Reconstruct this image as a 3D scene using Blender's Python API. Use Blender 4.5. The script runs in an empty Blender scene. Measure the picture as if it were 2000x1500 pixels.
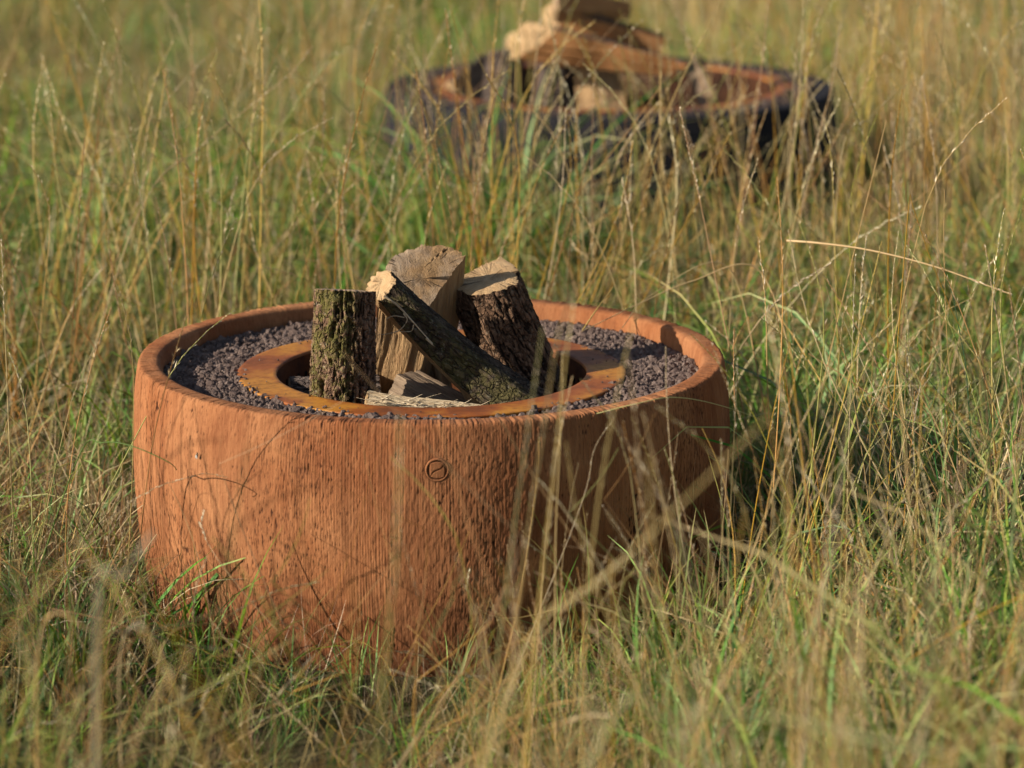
import bpy, bmesh, math, random
import numpy as np
from mathutils import Vector, Matrix, Quaternion

random.seed(11)
rng = np.random.default_rng(11)
R = math.radians
scene = bpy.context.scene
COL = scene.collection

# ------------------------------------------------------------------ camera
CAM = Vector((0.1375, -5.55, 1.67)); PITCH = R(13.21); FPX = 6500.0
cd = bpy.data.cameras.new('camera'); cam = bpy.data.objects.new('camera', cd); COL.objects.link(cam)
cam.location = CAM; cam.rotation_euler = (R(90) - PITCH, 0, 0)
cd.sensor_width = 36; cd.lens = FPX / 2000 * 36; cd.clip_start = 0.1; cd.clip_end = 600
cd.dof.use_dof = True; cd.dof.focus_distance = 5.52; cd.dof.aperture_fstop = 3.1; cd.dof.aperture_blades = 9
scene.camera = cam

# ------------------------------------------------------------------ light
SUN_EL = R(24); SUN_AZ = np.array([-0.95, -0.33]); SUN_AZ = SUN_AZ / np.linalg.norm(SUN_AZ)
world = bpy.data.worlds.new('World'); scene.world = world; world.use_nodes = True
nt = world.node_tree; nt.nodes.clear()
sky = nt.nodes.new('ShaderNodeTexSky'); sky.sky_type = 'NISHITA'; sky.sun_disc = False
sky.sun_elevation = SUN_EL; sky.sun_rotation = math.atan2(SUN_AZ[0], SUN_AZ[1]) % (2 * math.pi)
bg = nt.nodes.new('ShaderNodeBackground'); bg.inputs['Strength'].default_value = 0.075
wo = nt.nodes.new('ShaderNodeOutputWorld')
nt.links.new(sky.outputs[0], bg.inputs['Color']); nt.links.new(bg.outputs[0], wo.inputs['Surface'])
sd = bpy.data.lights.new('sun', 'SUN'); sd.energy = 5.0; sd.angle = R(0.5); sd.color = (1.0, 0.93, 0.80)
sun = bpy.data.objects.new('sun', sd); COL.objects.link(sun)
sdir = Vector((-SUN_AZ[0] * math.cos(SUN_EL), -SUN_AZ[1] * math.cos(SUN_EL), -math.sin(SUN_EL)))
sun.rotation_euler = sdir.to_track_quat('-Z', 'Y').to_euler(); sun.location = (-4, -4, 5)
vs = scene.view_settings; vs.view_transform = 'Standard'; vs.look = 'None'; vs.gamma = 1; vs.exposure = 0.68
try: vs.use_curve_mapping = False
except Exception: pass
cy = scene.cycles
cy.use_denoising = True
cy.max_bounces = 7; cy.diffuse_bounces = 4; cy.glossy_bounces = 2; cy.transmission_bounces = 4; cy.transparent_max_bounces = 4
cy.sample_clamp_indirect = 4
cy.caustics_reflective = False; cy.caustics_refractive = False

# ------------------------------------------------------------------ helpers
def at(px, py, Y):
    """world point on the plane y=Y seen at photograph pixel (px,py)"""
    f = Vector((0, math.cos(PITCH), -math.sin(PITCH))); u = Vector((0, math.sin(PITCH), math.cos(PITCH)))
    d = f * FPX + Vector((1, 0, 0)) * (px - 1000) + u * (750 - py)
    return CAM + d * ((Y - CAM.y) / d.y)

def hash3(i, j, k, seed):
    h = (i.astype(np.int64) * 374761393 + j.astype(np.int64) * 668265263 + k.astype(np.int64) * 2147483647 + seed * 1274126177) & 0xffffffff
    h = ((h ^ (h >> 13)) * 1274126177) & 0xffffffff
    h = ((h ^ (h >> 16)) * 2246822519) & 0xffffffff
    h = h ^ (h >> 15)
    return (h & 0xffffff) / float(0xffffff)

def vnoise(x, y, z, seed=0):
    x = np.asarray(x, float); y = np.asarray(y, float) + 0 * x; z = np.asarray(z, float) + 0 * x
    i = np.floor(x); j = np.floor(y); k = np.floor(z)
    fx = x - i; fy = y - j; fz = z - k
    fx = fx * fx * (3 - 2 * fx); fy = fy * fy * (3 - 2 * fy); fz = fz * fz * (3 - 2 * fz)
    r = 0
    for a in (0, 1):
        for b in (0, 1):
            for c in (0, 1):
                w = (fx if a else 1 - fx) * (fy if b else 1 - fy) * (fz if c else 1 - fz)
                r = r + w * hash3(i + a, j + b, k + c, seed)
    return r * 2 - 1

def fbm(x, y, z, oct=4, seed=0):
    r = 0; a = 1; s = 0
    for o in range(oct):
        r = r + a * vnoise(x, y, z, seed + o * 17); s += a; a *= 0.5
        x = x * 2.03; y = y * 2.03; z = z * 2.03
    return r / s

def sstep(a, b, x):
    t = np.clip((x - a) / (b - a), 0, 1); return t * t * (3 - 2 * t)

def mesh_np(name, V, F, mats, cols=None, smooth=True, attrs=None):
    """V (n,3) ; F list/array of faces all with the same count, or list of arrays"""
    me = bpy.data.meshes.new(name)
    V = np.asarray(V, np.float32)
    if isinstance(F, np.ndarray): F = [F]
    F = [np.asarray(f, np.int32) for f in F if len(f)]
    nl = sum(f.size for f in F); nf = sum(len(f) for f in F)
    me.vertices.add(len(V)); me.vertices.foreach_set('co', V.ravel())
    me.loops.add(nl); me.loops.foreach_set('vertex_index', np.concatenate([f.ravel() for f in F]))
    me.polygons.add(nf)
    tot = np.concatenate([np.full(len(f), f.shape[1], np.int32) for f in F])
    st = np.concatenate([[0], np.cumsum(tot)[:-1]]).astype(np.int32)
    me.polygons.foreach_set('loop_start', st)
    me.polygons.foreach_set('use_smooth', np.full(nf, smooth))
    me.update(calc_edges=True)
    if cols is not None:
        a = me.color_attributes.new('Col', 'FLOAT_COLOR', 'POINT')
        c = np.ones((len(V), 4), np.float32); c[:, :3] = cols
        a.data.foreach_set('color', c.ravel())
    for k, v in (attrs or {}).items():
        a = me.attributes.new(k, 'FLOAT', 'POINT'); a.data.foreach_set('value', np.asarray(v, np.float32))
    for m in (mats if isinstance(mats, (list, tuple)) else [mats]): me.materials.append(m)
    me.validate()
    return me

def link(name, me, parent=None, **props):
    o = bpy.data.objects.new(name, me); COL.objects.link(o)
    if parent is not None: o.parent = parent
    for k, v in props.items(): o[k] = v
    return o

def thing(name, label, cat, loc=(0, 0, 0), group=None):
    o = bpy.data.objects.new(name, None); COL.objects.link(o); o.location = loc; o.empty_display_size = 0.05
    o['label'] = label; o['category'] = cat
    if group: o['group'] = group
    return o

# ------------------------------------------------------------------ node helpers
class N:
    def __init__(s, name):
        s.m = bpy.data.materials.new(name); s.m.use_nodes = True; s.t = s.m.node_tree; s.t.nodes.clear()
        s.out = s.t.nodes.new('ShaderNodeOutputMaterial')
    def n(s, typ, **kw):
        x = s.t.nodes.new('ShaderNode' + typ)
        for k, v in kw.items():
            if k in x.inputs.keys(): s.put(x.inputs[k], v)
            else: setattr(x, k, v)
        return x
    def put(s, sock, v):
        if hasattr(v, 'node'): s.t.links.new(v, sock)
        else: sock.default_value = v
    def coord(s, kind='Object'): return s.n('TexCoord').outputs[kind]
    def mapping(s, vec, scale=(1, 1, 1), loc=(0, 0, 0)):
        m = s.n('Mapping'); s.put(m.inputs['Vector'], vec); m.inputs['Scale'].default_value = scale; m.inputs['Location'].default_value = loc
        return m.outputs[0]
    def noise(s, vec, scale, detail=4, rough=0.55, dist=0):
        x = s.n('TexNoise'); s.put(x.inputs['Vector'], vec); x.inputs['Scale'].default_value = scale
        x.inputs['Detail'].default_value = detail; x.inputs['Roughness'].default_value = rough; x.inputs['Distortion'].default_value = dist
        return x.outputs['Fac']
    def voro(s, vec, scale, feature='F1'):
        x = s.n('TexVoronoi', feature=feature); s.put(x.inputs['Vector'], vec); x.inputs['Scale'].default_value = scale
        return x.outputs['Distance']
    def ramp(s, fac, stops, interp='LINEAR'):
        x = s.n('ValToRGB'); x.color_ramp.interpolation = interp
        e = x.color_ramp.elements
        while len(e) < len(stops): e.new(0.5)
        for el, (p, c) in zip(e, stops):
            el.position = p; el.color = (*c, 1) if len(c) == 3 else c
        s.put(x.inputs['Fac'], fac); return x.outputs['Color']
    def step(s, fac, a, b):
        x = s.n('MapRange'); x.inputs['From Min'].default_value = a; x.inputs['From Max'].default_value = b
        s.put(x.inputs['Value'], fac); return x.outputs['Result']
    def mix(s, fac, a, b, mode='MIX'):
        x = s.n('Mix', data_type='RGBA', blend_type=mode)
        s.put(x.inputs[0], fac); s.put(x.inputs[6], a if hasattr(a, 'node') else (*a, 1)); s.put(x.inputs[7], b if hasattr(b, 'node') else (*b, 1))
        return x.outputs[2]
    def math(s, op, a, b=0.0):
        x = s.n('Math', operation=op); s.put(x.inputs[0], a); s.put(x.inputs[1], b); return x.outputs[0]
    def bump(s, h, dist, strength=1.0, normal=None):
        x = s.n('Bump'); x.inputs['Distance'].default_value = dist; x.inputs['Strength'].default_value = strength
        s.put(x.inputs['Height'], h)
        if normal is not None: s.put(x.inputs['Normal'], normal)
        return x.outputs[0]
    def finish(s, color, rough=0.8, normal=None, spec=0.3, metallic=0.0, **kw):
        b = s.n('BsdfPrincipled'); s.put(b.inputs['Base Color'], color if hasattr(color, 'node') else (*color, 1))
        s.put(b.inputs['Roughness'], rough); b.inputs['Specular IOR Level'].default_value = spec; s.put(b.inputs['Metallic'], metallic)
        if normal is not None: s.put(b.inputs['Normal'], normal)
        s.t.links.new(b.outputs[0], s.out.inputs[0]); s.b = b
        return s.m

# ------------------------------------------------------------------ materials
def mat_grass(name, trans, rough=0.5, spec=0.25, hue=0.03, val=0.35):
    s = N(name)
    col = s.n('Attribute', attribute_name='Col').outputs['Color']
    rnd = s.n('ObjectInfo').outputs['Random']
    h = s.n('HueSaturation'); s.put(h.inputs['Color'], col)
    s.put(h.inputs['Hue'], s.math('ADD', s.math('MULTIPLY', rnd, hue * 2), 0.5 - hue))
    r2 = s.math('FRACT', s.math('MULTIPLY', rnd, 37.7))
    s.put(h.inputs['Value'], s.math('ADD', s.math('MULTIPLY', r2, val * 2), 1 - val))
    r3 = s.math('FRACT', s.math('MULTIPLY', rnd, 91.3))
    s.put(h.inputs['Saturation'], s.math('ADD', s.math('MULTIPLY', r3, 0.35), 0.83))
    b = s.n('BsdfPrincipled'); s.put(b.inputs['Base Color'], h.outputs[0]); b.inputs['Roughness'].default_value = rough
    b.inputs['Specular IOR Level'].default_value = spec
    t = s.n('BsdfTranslucent'); s.put(t.inputs['Color'], h.outputs[0])
    mx = s.n('MixShader'); mx.inputs[0].default_value = trans
    s.t.links.new(b.outputs[0], mx.inputs[1]); s.t.links.new(t.outputs[0], mx.inputs[2]); s.t.links.new(mx.outputs[0], s.out.inputs[0])
    return s.m
M_GREEN = mat_grass('green_grass', 0.32)
M_DRY = mat_grass('dry_grass', 0.22, 0.6, 0.2, 0.015, 0.3)
M_STALK = mat_grass('straw_stalk', 0.15, 0.45, 0.3, 0.012, 0.25)

def mat_ground():
    s = N('meadow_soil'); c = s.coord()
    a = s.noise(c, 3.0, 6, 0.6); b = s.noise(c, 60, 5, 0.7)
    col = s.ramp(a, [(0.3, (0.035, 0.045, 0.014)), (0.5, (0.06, 0.052, 0.022)), (0.7, (0.05, 0.07, 0.018))])
    col = s.mix(s.step(b, 0.4, 0.7), col, (0.11, 0.08, 0.04))
    return s.finish(col, 0.95, s.bump(b, 0.02), 0.1)
M_GROUND = mat_ground()

def mat_terracotta(name, base, light, dark, pitc, ribs=620, R0=0.5):
    s = N(name); c = s.coord()
    pit = s.n('Attribute', attribute_name='pit').outputs['Fac']
    str_ = s.mapping(c, (1, 1, 0.16))
    big = s.noise(c, 5, 4, 0.55); st = s.noise(str_, 26, 5, 0.6); fine = s.noise(c, 420, 3, 0.6); mid = s.noise(str_, 120, 4, 0.65)
    col = s.mix(s.step(big, 0.38, 0.66), base, light)
    dust = s.noise(s.mapping(c, (1, 1, 0.35), (3, 1, 2)), 9, 5, 0.65)
    col = s.mix(s.math('MULTIPLY', s.step(dust, 0.50, 0.66), 0.55), col, tuple(min(1, v * 1.12) for v in light))
    line = s.noise(s.mapping(c, (1, 1, 0.03)), 300, 3, 0.7)
    col = s.mix(s.math('MULTIPLY', s.step(line, 0.50, 0.66), 0.55), col, dark)
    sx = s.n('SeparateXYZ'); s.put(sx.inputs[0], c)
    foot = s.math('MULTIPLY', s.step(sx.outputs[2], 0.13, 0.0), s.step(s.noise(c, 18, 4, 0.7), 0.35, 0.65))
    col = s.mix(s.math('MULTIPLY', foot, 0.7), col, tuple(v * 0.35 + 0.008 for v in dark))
    col = s.mix(s.math('MULTIPLY', s.step(st, 0.50, 0.74), 0.7), col, dark)
    blot = s.noise(s.mapping(c, (1, 1, 0.8), (7, 3, 1)), 4.5, 6, 0.65)
    col = s.mix(s.math('MULTIPLY', s.step(blot, 0.48, 0.62), 0.5), col, tuple(v * 1.2 for v in dark))
    col = s.mix(s.math('MULTIPLY', s.step(mid, 0.5, 0.72), 0.45), col, light)
    col = s.mix(s.step(pit, 0.05, 0.7), col, pitc)
    col = s.mix(s.step(fine, 0.62, 0.78), col, dark)
    nrm = s.bump(s.math('ADD', fine, s.math('MULTIPLY', mid, 1.4)), 0.0012, 0.8)
    return s.finish(col, 0.92, nrm, 0.15)
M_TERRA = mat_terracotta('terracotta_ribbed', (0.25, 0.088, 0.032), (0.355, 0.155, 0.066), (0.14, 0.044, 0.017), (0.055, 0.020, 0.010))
M_CHAR = mat_terracotta('charcoal_ribbed', (0.017, 0.0155, 0.018), (0.03, 0.026, 0.029), (0.012, 0.011, 0.013), (0.006, 0.006, 0.007))
M_CHAR_RIM = N('charcoal_rim').finish((0.07, 0.055, 0.065), 0.9, None, 0.2)

def mat_corten(name='rusty_steel'):
    s = N(name); c = s.coord()
    a = s.noise(c, 7, 5, 0.6); b = s.noise(c, 70, 5, 0.65); f = s.noise(c, 500, 3, 0.6)
    col = s.ramp(a, [(0.34, (0.13, 0.035, 0.010)), (0.48, (0.27, 0.075, 0.014)), (0.60, (0.42, 0.17, 0.022))])
    col = s.mix(s.math('MULTIPLY', s.step(b, 0.5, 0.75), 0.7), col, (0.11, 0.032, 0.014))
    col = s.mix(s.math('MULTIPLY', s.step(f, 0.60, 0.72), 0.6), col, (0.30, 0.15, 0.05))
    return s.finish(col, s.math('ADD', s.math('MULTIPLY', b, 0.25), 0.45), s.bump(s.math('ADD', b, f), 0.0008, 0.6), 0.28)
M_CORTEN = mat_corten()
M_CORTEN_IN = (lambda s: s.finish(s.ramp(s.noise(s.coord(), 22, 5, 0.6), [(0.35, (0.045, 0.014, 0.007)), (0.7, (0.14, 0.045, 0.012))]), 0.85, s.bump(s.noise(s.coord(), 200, 3), 0.001), 0.2))(N('rusty_steel_wall'))
M_STEEL_DARK = (lambda s: s.finish(s.ramp(s.noise(s.coord(), 12, 5, 0.6), [(0.35, (0.02, 0.010, 0.006)), (0.7, (0.075, 0.026, 0.010))]), 0.9, None, 0.15))(N('dark_steel_wall'))  # darker brown version of the wall steel, for the far bowl
M_ASH = (lambda s: s.finish(s.ramp(s.noise(s.coord(), 60, 5, 0.7), [(0.3, (0.012, 0.01, 0.009)), (0.7, (0.05, 0.04, 0.033))]), 0.95, s.bump(s.noise(s.coord(), 90, 4), 0.004), 0.1))(N('ash_floor'))

def mat_lava(dark=1.0):
    s = N('lava_stone'); c = s.coord(); rnd = s.n('ObjectInfo').outputs['Random']
    f = s.noise(c, 380, 4, 0.7)
    a = (0.24 * dark, 0.162 * dark, 0.122 * dark); b = (0.54 * dark, 0.39 * dark, 0.305 * dark)
    col = s.mix(rnd, a, b)
    col = s.mix(s.step(f, 0.42, 0.62), (0.075 * dark, 0.05 * dark, 0.047 * dark), col)
    return s.finish(col, 0.95, s.bump(f, 0.002, 1.0), 0.12)
M_LAVA = mat_lava(); M_LAVA_DARK = mat_lava(.5)

def mat_bark(name, c1, c2, moss=0.0, lichen=0.0, dist=0.003):
    s = N(name); c = s.coord(); pit = s.n('Attribute', attribute_name='pit').outputs['Fac']
    st = s.mapping(c, (1, 1, 0.3))
    a = s.noise(st, 60, 5, 0.65); f = s.noise(c, 300, 4, 0.7); g = s.noise(c, 14, 4, 0.6)
    col = s.mix(s.step(a, 0.35, 0.65), c1, c2)
    col = s.mix(s.step(pit, 0.25, 0.8), col, tuple(x * 0.22 for x in c1))
    wv = s.n('VectorMath', operation='ADD'); s.put(wv.inputs[0], s.mapping(c, (1, 1, 0.42))); nv = s.n('TexNoise'); s.put(nv.inputs['Vector'], c); nv.inputs['Scale'].default_value = 70
    sc_ = s.n('VectorMath', operation='SCALE'); s.put(sc_.inputs[0], nv.outputs['Color']); sc_.inputs['Scale'].default_value = 0.012; s.put(wv.inputs[1], sc_.outputs[0])
    plate = s.step(s.voro(wv.outputs[0], 105, 'DISTANCE_TO_EDGE'), 0.0, 0.16)
    col = s.mix(s.math('MULTIPLY', s.math('SUBTRACT', 1.0, plate), 0.5), col, tuple(x * 0.25 for x in c1))
    if lichen: col = s.mix(s.math('MULTIPLY', s.step(s.noise(c, 120, 4, 0.6), 0.60, 0.68), lichen), col, (0.42, 0.38, 0.28))
    if moss:
        mk = s.n('Attribute', attribute_name='moss').outputs['Fac']
        m = s.math('MULTIPLY', mk, s.step(s.math('ADD', s.math('MULTIPLY', g, 0.5), s.math('MULTIPLY', s.noise(c, 90, 4, 0.7), 0.5)), 0.445, 0.53))
        col = s.mix(s.math('MULTIPLY', m, moss), col, s.mix(f, (0.075, 0.072, 0.016), (0.23, 0.205, 0.05)))
    return s.finish(col, 0.9, s.bump(s.math('ADD', s.math('ADD', f, a), s.math('MULTIPLY', plate, 1.2)), dist * 1.8), 0.15)
M_BARK_MOSS = mat_bark('mossy_bark', (0.19, 0.105, 0.065), (0.36, 0.215, 0.14), 0.8, 0.7)
M_BARK_DARK = mat_bark('dark_bark', (0.042, 0.028, 0.018), (0.115, 0.08, 0.052), 0.35, 0.35, 0.002)
M_BARK_BROWN = mat_bark('brown_bark', (0.15, 0.08, 0.045), (0.29, 0.17, 0.10), 0.0, 0.25)
M_BARK_GREY = mat_bark('grey_bark', (0.12, 0.085, 0.07), (0.22, 0.16, 0.13), 0.0, 0.2)

def mat_split(name, c1, c2, dark, weather=0.0):
    s = N(name); c = s.coord()
    st = s.mapping(c, (1, 1, 0.07)); a = s.noise(st, 110, 5, 0.65, 0.3); b = s.noise(st, 380, 3, 0.6); g = s.noise(s.mapping(c, (1, 1, 0.3)), 16, 4, 0.6)
    col = s.mix(s.step(a, 0.35, 0.65), c1, c2)
    col = s.mix(s.math('MULTIPLY', s.step(b, 0.55, 0.72), 0.75), col, dark)
    col = s.mix(s.math('MULTIPLY', s.step(g, 0.48, 0.66), weather), col, (0.16, 0.125, 0.09))
    return s.finish(col, 0.78, s.bump(s.math('ADD', a, b), 0.0045), 0.2)
M_SPLIT = mat_split('split_wood', (0.30, 0.17, 0.078), (0.43, 0.27, 0.13), (0.15, 0.08, 0.036), 0.5)
M_SPLIT_OR = mat_split('orange_split_wood', (0.44, 0.19, 0.07), (0.56, 0.28, 0.11), (0.25, 0.10, 0.04), 0.2)
M_SPLIT_PALE = mat_split('pale_split_wood', (0.52, 0.38, 0.23), (0.68, 0.54, 0.36), (0.26, 0.155, 0.08), 0.2)
M_SPLIT_GREY = mat_split('weathered_split_wood', (0.19, 0.125, 0.08), (0.32, 0.22, 0.14), (0.09, 0.06, 0.037), 0.5)

def mat_cut(name, c1, c2, grey=0.0):
    s = N(name); c = s.coord()
    sx = s.n('SeparateXYZ'); s.put(sx.inputs[0], c)
    d = s.math('SQRT', s.math('ADD', s.math('POWER', sx.outputs[0], 2.0), s.math('POWER', sx.outputs[1], 2.0)))
    d = s.math('ADD', d, s.math('MULTIPLY', s.noise(c, 25, 3), 0.006))
    nv = s.n('VectorMath', operation='NORMALIZE'); cmb = s.n('CombineXYZ'); s.put(cmb.inputs[0], sx.outputs[0]); s.put(cmb.inputs[1], sx.outputs[1]); s.put(nv.inputs[0], cmb.outputs[0])
    crk = s.math('ABSOLUTE', s.math('SUBTRACT', s.noise(nv.outputs[0], 3.2, 3, 0.6), 0.5))
    crk = s.math('MULTIPLY', s.step(crk, 0.016, 0.003), s.step(s.noise(c, 30, 2), 0.48, 0.56))
    ring = s.math('SINE', s.math('MULTIPLY', d, 1500.0))
    a = s.noise(c, 45, 5, 0.7); saw = s.noise(s.mapping(c, (1, 0.12, 1)), 260, 3, 0.6); f = s.noise(c, 500, 3, 0.6)
    col = s.mix(s.step(a, 0.35, 0.68), c1, c2)
    col = s.mix(s.math('MULTIPLY', s.step(ring, 0.2, 1.0), 0.35), col, tuple(x * 0.6 for x in c1))
    col = s.mix(s.math('MULTIPLY', s.step(saw, 0.5, 0.75), 0.5), col, tuple(x * 0.7 for x in c2))
    if grey:
        g = s.noise(c, 18, 4, 0.6)
        col = s.mix(s.math('MULTIPLY', s.step(g, 0.40, 0.60), grey), col, s.mix(f, (0.30, 0.27, 0.23), (0.55, 0.50, 0.44)))
        col = s.mix(s.math('MULTIPLY', s.step(s.noise(c, 60, 5, 0.7), 0.50, 0.68), 0.7), col, (0.13, 0.075, 0.035))
    col = s.mix(s.math('MULTIPLY', crk, 0.85), col, (0.035, 0.02, 0.01))
    return s.finish(col, 0.85, s.bump(s.math('SUBTRACT', s.math('ADD', saw, f), s.math('MULTIPLY', crk, 2.0)), 0.0016), 0.2)
M_CUT = mat_cut('fresh_cut_wood', (0.36, 0.215, 0.10), (0.50, 0.335, 0.18))
M_CUT_GREY = mat_cut('weathered_cut_wood', (0.25, 0.14, 0.062), (0.38, 0.235, 0.115), 0.3)
M_FLY = N('fly_shell').finish((0.02, 0.035, 0.02), 0.25, None, 0.6)
M_WING = N('fly_wing').finish((0.35, 0.35, 0.33), 0.3, None, 0.5)

# ------------------------------------------------------------------ ground
def build_ground():
    bm = bmesh.new()
    n = 60
    xs = [-300, -120, -40] + list(np.linspace(-14, 14, n)) + [40, 120, 300]
    ys = [-200, -60, -20] + list(np.linspace(-7, 30, n + 20)) + [60, 120, 400]
    g = []
    for y in ys:
        row = []
        for x in xs:
            d = min(math.hypot(x, y), math.hypot(x - .4, y - 3.25))
            z = 0.03 * float(vnoise(np.array([x * 0.9]), np.array([y * 0.9]), 0.0, 5)[0]) * min(1, max(0, (d - 0.8) / 1.5))
            if abs(x) > 15 or y > 31 or y < -8: z = 0
            row.append(bm.verts.new((x, y, z)))
        g.append(row)
    for j in range(len(ys) - 1):
        for i in range(len(xs) - 1):
            bm.faces.new((g[j][i], g[j][i + 1], g[j + 1][i + 1], g[j + 1][i]))
    me = bpy.data.meshes.new('ground'); bm.to_mesh(me); bm.free(); me.materials.append(M_GROUND)
    for p in me.polygons: p.use_smooth = True
    link('ground', me, kind='structure', label='dark earth of the meadow under the long grass')
build_ground()

# ------------------------------------------------------------------ fire pot
def lathe(profile, nseg, disp=None, closed=True):
    """profile list of (r,z); returns V,F"""
    P = np.array(profile); th = np.linspace(0, 2 * np.pi, nseg, endpoint=False)
    TH, I = np.meshgrid(th, np.arange(len(P)))
    r = P[I, 0]; z = P[I, 1]
    V = np.stack([r * np.sin(TH), -r * np.cos(TH), z], -1)
    V = V.reshape(-1, 3)
    a = np.arange(len(P) - 1)[:, None] * nseg; b = np.arange(nseg)[None, :]; b2 = (b + 1) % nseg
    F = np.stack([a + b, a + b2, a + nseg + b2, a + nseg + b], -1).reshape(-1, 4)
    return V, F, TH.ravel(), r.ravel(), z.ravel()

def resample(prof, step):
    out = []
    for (a, b) in zip(prof[:-1], prof[1:]):
        d = math.hypot(b[0] - a[0], b[1] - a[1]); n = max(1, int(round(d / step)))
        for i in range(n):
            t = i / n; out.append((a[0] + (b[0] - a[0]) * t, a[1] + (b[1] - a[1]) * t))
    out.append(prof[-1]); return out

def fire_pot(name, label, center, Rr, H, nseg, step, ribs, mat, emblem_pos=None, rimw=0.041, rimmat=None):
    root = thing(name, label, 'fire pit', center, 'round fire pots in the meadow')
    k = Rr / 0.499
    smooth_out = []
    zs = np.linspace(0, H - 0.006, 60)
    zz = np.array([0, .06, .14, .25, .34, .38, .414]) / .42 * H; rr = np.array([.482, .495, .505, .511, .5085, .505, .4995]) * k
    co = np.polyfit(zz, rr, 4)
    outer = [(float(np.polyval(co, z)), float(z)) for z in zs]
    ro = Rr
    prof = outer + [(ro - .0008, H - .003), (ro - .003, H - .0006), (ro - .006, H), (ro - rimw * .62, H + .0005), (ro - rimw * .80, H - .0008), (ro - rimw * .91, H - .0045),
                    (ro - rimw * .95, H - .012), (ro - rimw, H - .022), (ro - rimw - .001, H - .05), (ro - rimw - .001, H - .12)]
    prof = resample(prof, step)
    V, F, TH, r, z = lathe(prof, nseg)
    # relief of the ribbed wall
    x, y = V[:, 0], V[:, 1]
    out = (r > ro - rimw * .5)
    warp = fbm(TH * 14, z * 1.6, 0, 3, 3) * .9 + fbm(TH * 160, z * 10, 0, 2, 8) * .38
    rib = np.abs(((TH * ribs / (2 * np.pi) + warp) % 1.0) * 2 - 1) ** 1.3
    amp = 0.45 + 0.75 * np.clip(fbm(np.cos(TH) * 6, np.sin(TH) * 6, z * 3, 3, 21) + .4, 0, 1)
    soft = 0.22 + 0.78 * sstep(-.15, .3, fbm(np.cos(TH) * 3.4 + 9, np.sin(TH) * 3.4, z * 2.4, 3, 77))
    # tear pits, elongated upright
    p1 = vnoise(TH * 175, z * 110, 1.5, 41); p2 = fbm(np.cos(TH) * 9, np.sin(TH) * 9, z * 5, 3, 33)
    p3 = vnoise(TH * 330, z * 190, 4.5, 61)
    p4 = vnoise(TH * 620, z * 150, 7.5, 63); p2b = fbm(np.cos(TH) * 4, np.sin(TH) * 4, z * 3, 2, 36)
    pit = .8 * sstep(.72, .98, p1 + .6 * p2) + .75 * sstep(.60, .88, p3 + .6 * p2) + .7 * sstep(.50, .85, p4 + .8 * p2b)
    rough = fbm(TH * 120, z * 150, 0, 3, 91)
    d = -rib * 0.0015 * amp * soft - pit * 0.0016 + rough * 0.0009
    top = np.where((~out) | (z > H - .004), 1.0, 0)
    seam = np.clip((r - (ro - rimw * .6)) / (rimw * .3), 0, 1)
    fac = np.where(z > H - .0065, seam, np.where(r < ro - rimw * .7, 0.06, 1.0))
    d = d * np.where(z > H - .0065, seam, 1) * np.where(r < ro - rimw * .7, .06, 1)
    pit = pit * fac
    if emblem_pos:
        et, ez, er = emblem_pos
        tt = (TH + np.pi) % (2 * np.pi) - np.pi
        dd = np.hypot((tt - et) * ro, z - ez)
        m = sstep(er * .98, er * 1.15, dd); d = d * m - (1 - m) * .001; pit = pit * m + .5 * (1 - sstep(er * 1.0, er * 1.14, dd))
    # outer normal direction: radial for the wall, vertical on the rim top
    isTop = (z > H - .0042)
    V2 = V.copy()
    V2[:, 0] += np.where(isTop & (r < ro - .004), 0, np.sin(TH) * d); V2[:, 1] += np.where(isTop & (r < ro - .004), 0, -np.cos(TH) * d)
    V2[:, 2] += np.where(isTop & (r > ro - rimw * .75), d * .9 + rough * .0011, 0)
    me = mesh_np('pot_body', V2, F, mat, attrs={'pit': np.clip(pit, 0, 1)})
    link('pot_body', me, root)
    if emblem_pos:
        et, ez, er = emblem_pos; Re = float(np.polyval(co, ez)) - .001
        def surf(u, v, h): t = et + u / Re; return ((Re + h) * math.sin(t), -(Re + h) * math.cos(t), ez + v)
        bm = bmesh.new()
        def band(r0, r1, r2, r3, h0, h1):
            rings = []
            for (q, h) in ((r0, h0), (r1, h1), (r2, h1), (r3, h0)):
                rings.append([bm.verts.new(surf(q * math.cos(a), q * math.sin(a), h)) for a in np.linspace(0, 2 * np.pi, 56, endpoint=False)])
            for A, B in zip(rings[:-1], rings[1:]):
                for i in range(56): bm.faces.new((A[i], A[(i + 1) % 56], B[(i + 1) % 56], B[i]))
        band(er * .84, er * .88, er * .97, er * 1.05, -.0008, .0026)
        me = bpy.data.meshes.new('emblem'); bm.to_mesh(me); bm.free()
        for p in me.polygons: p.use_smooth = True
        me.materials.append(M_TERRA); em = link('emblem', me, root)
        a_ = er * .60
        S = [(-a_, -a_ * .95), (-a_ * .55, -a_ * .25), (0, 0), (a_ * .55, a_ * .25), (a_, a_ * .95)]
        S = [S[0], (-a_ * .85, -a_ * .55), (-a_ * .5, -a_ * .2), (0, 0), (a_ * .5, a_ * .2), (a_ * .85, a_ * .55), S[-1]]
        arc = [(a_ * q, a_ * (1.0 + .22 * (1 - q * q))) for q in (1, .5, 0, -.5, -1)]
        left = [(-a_, -a_)] + [(u - er * .035, v + er * .05) for u, v in S] + [(u - er * .03, v) for u, v in arc] + [(-a_ * 1.1, 0)]
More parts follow.
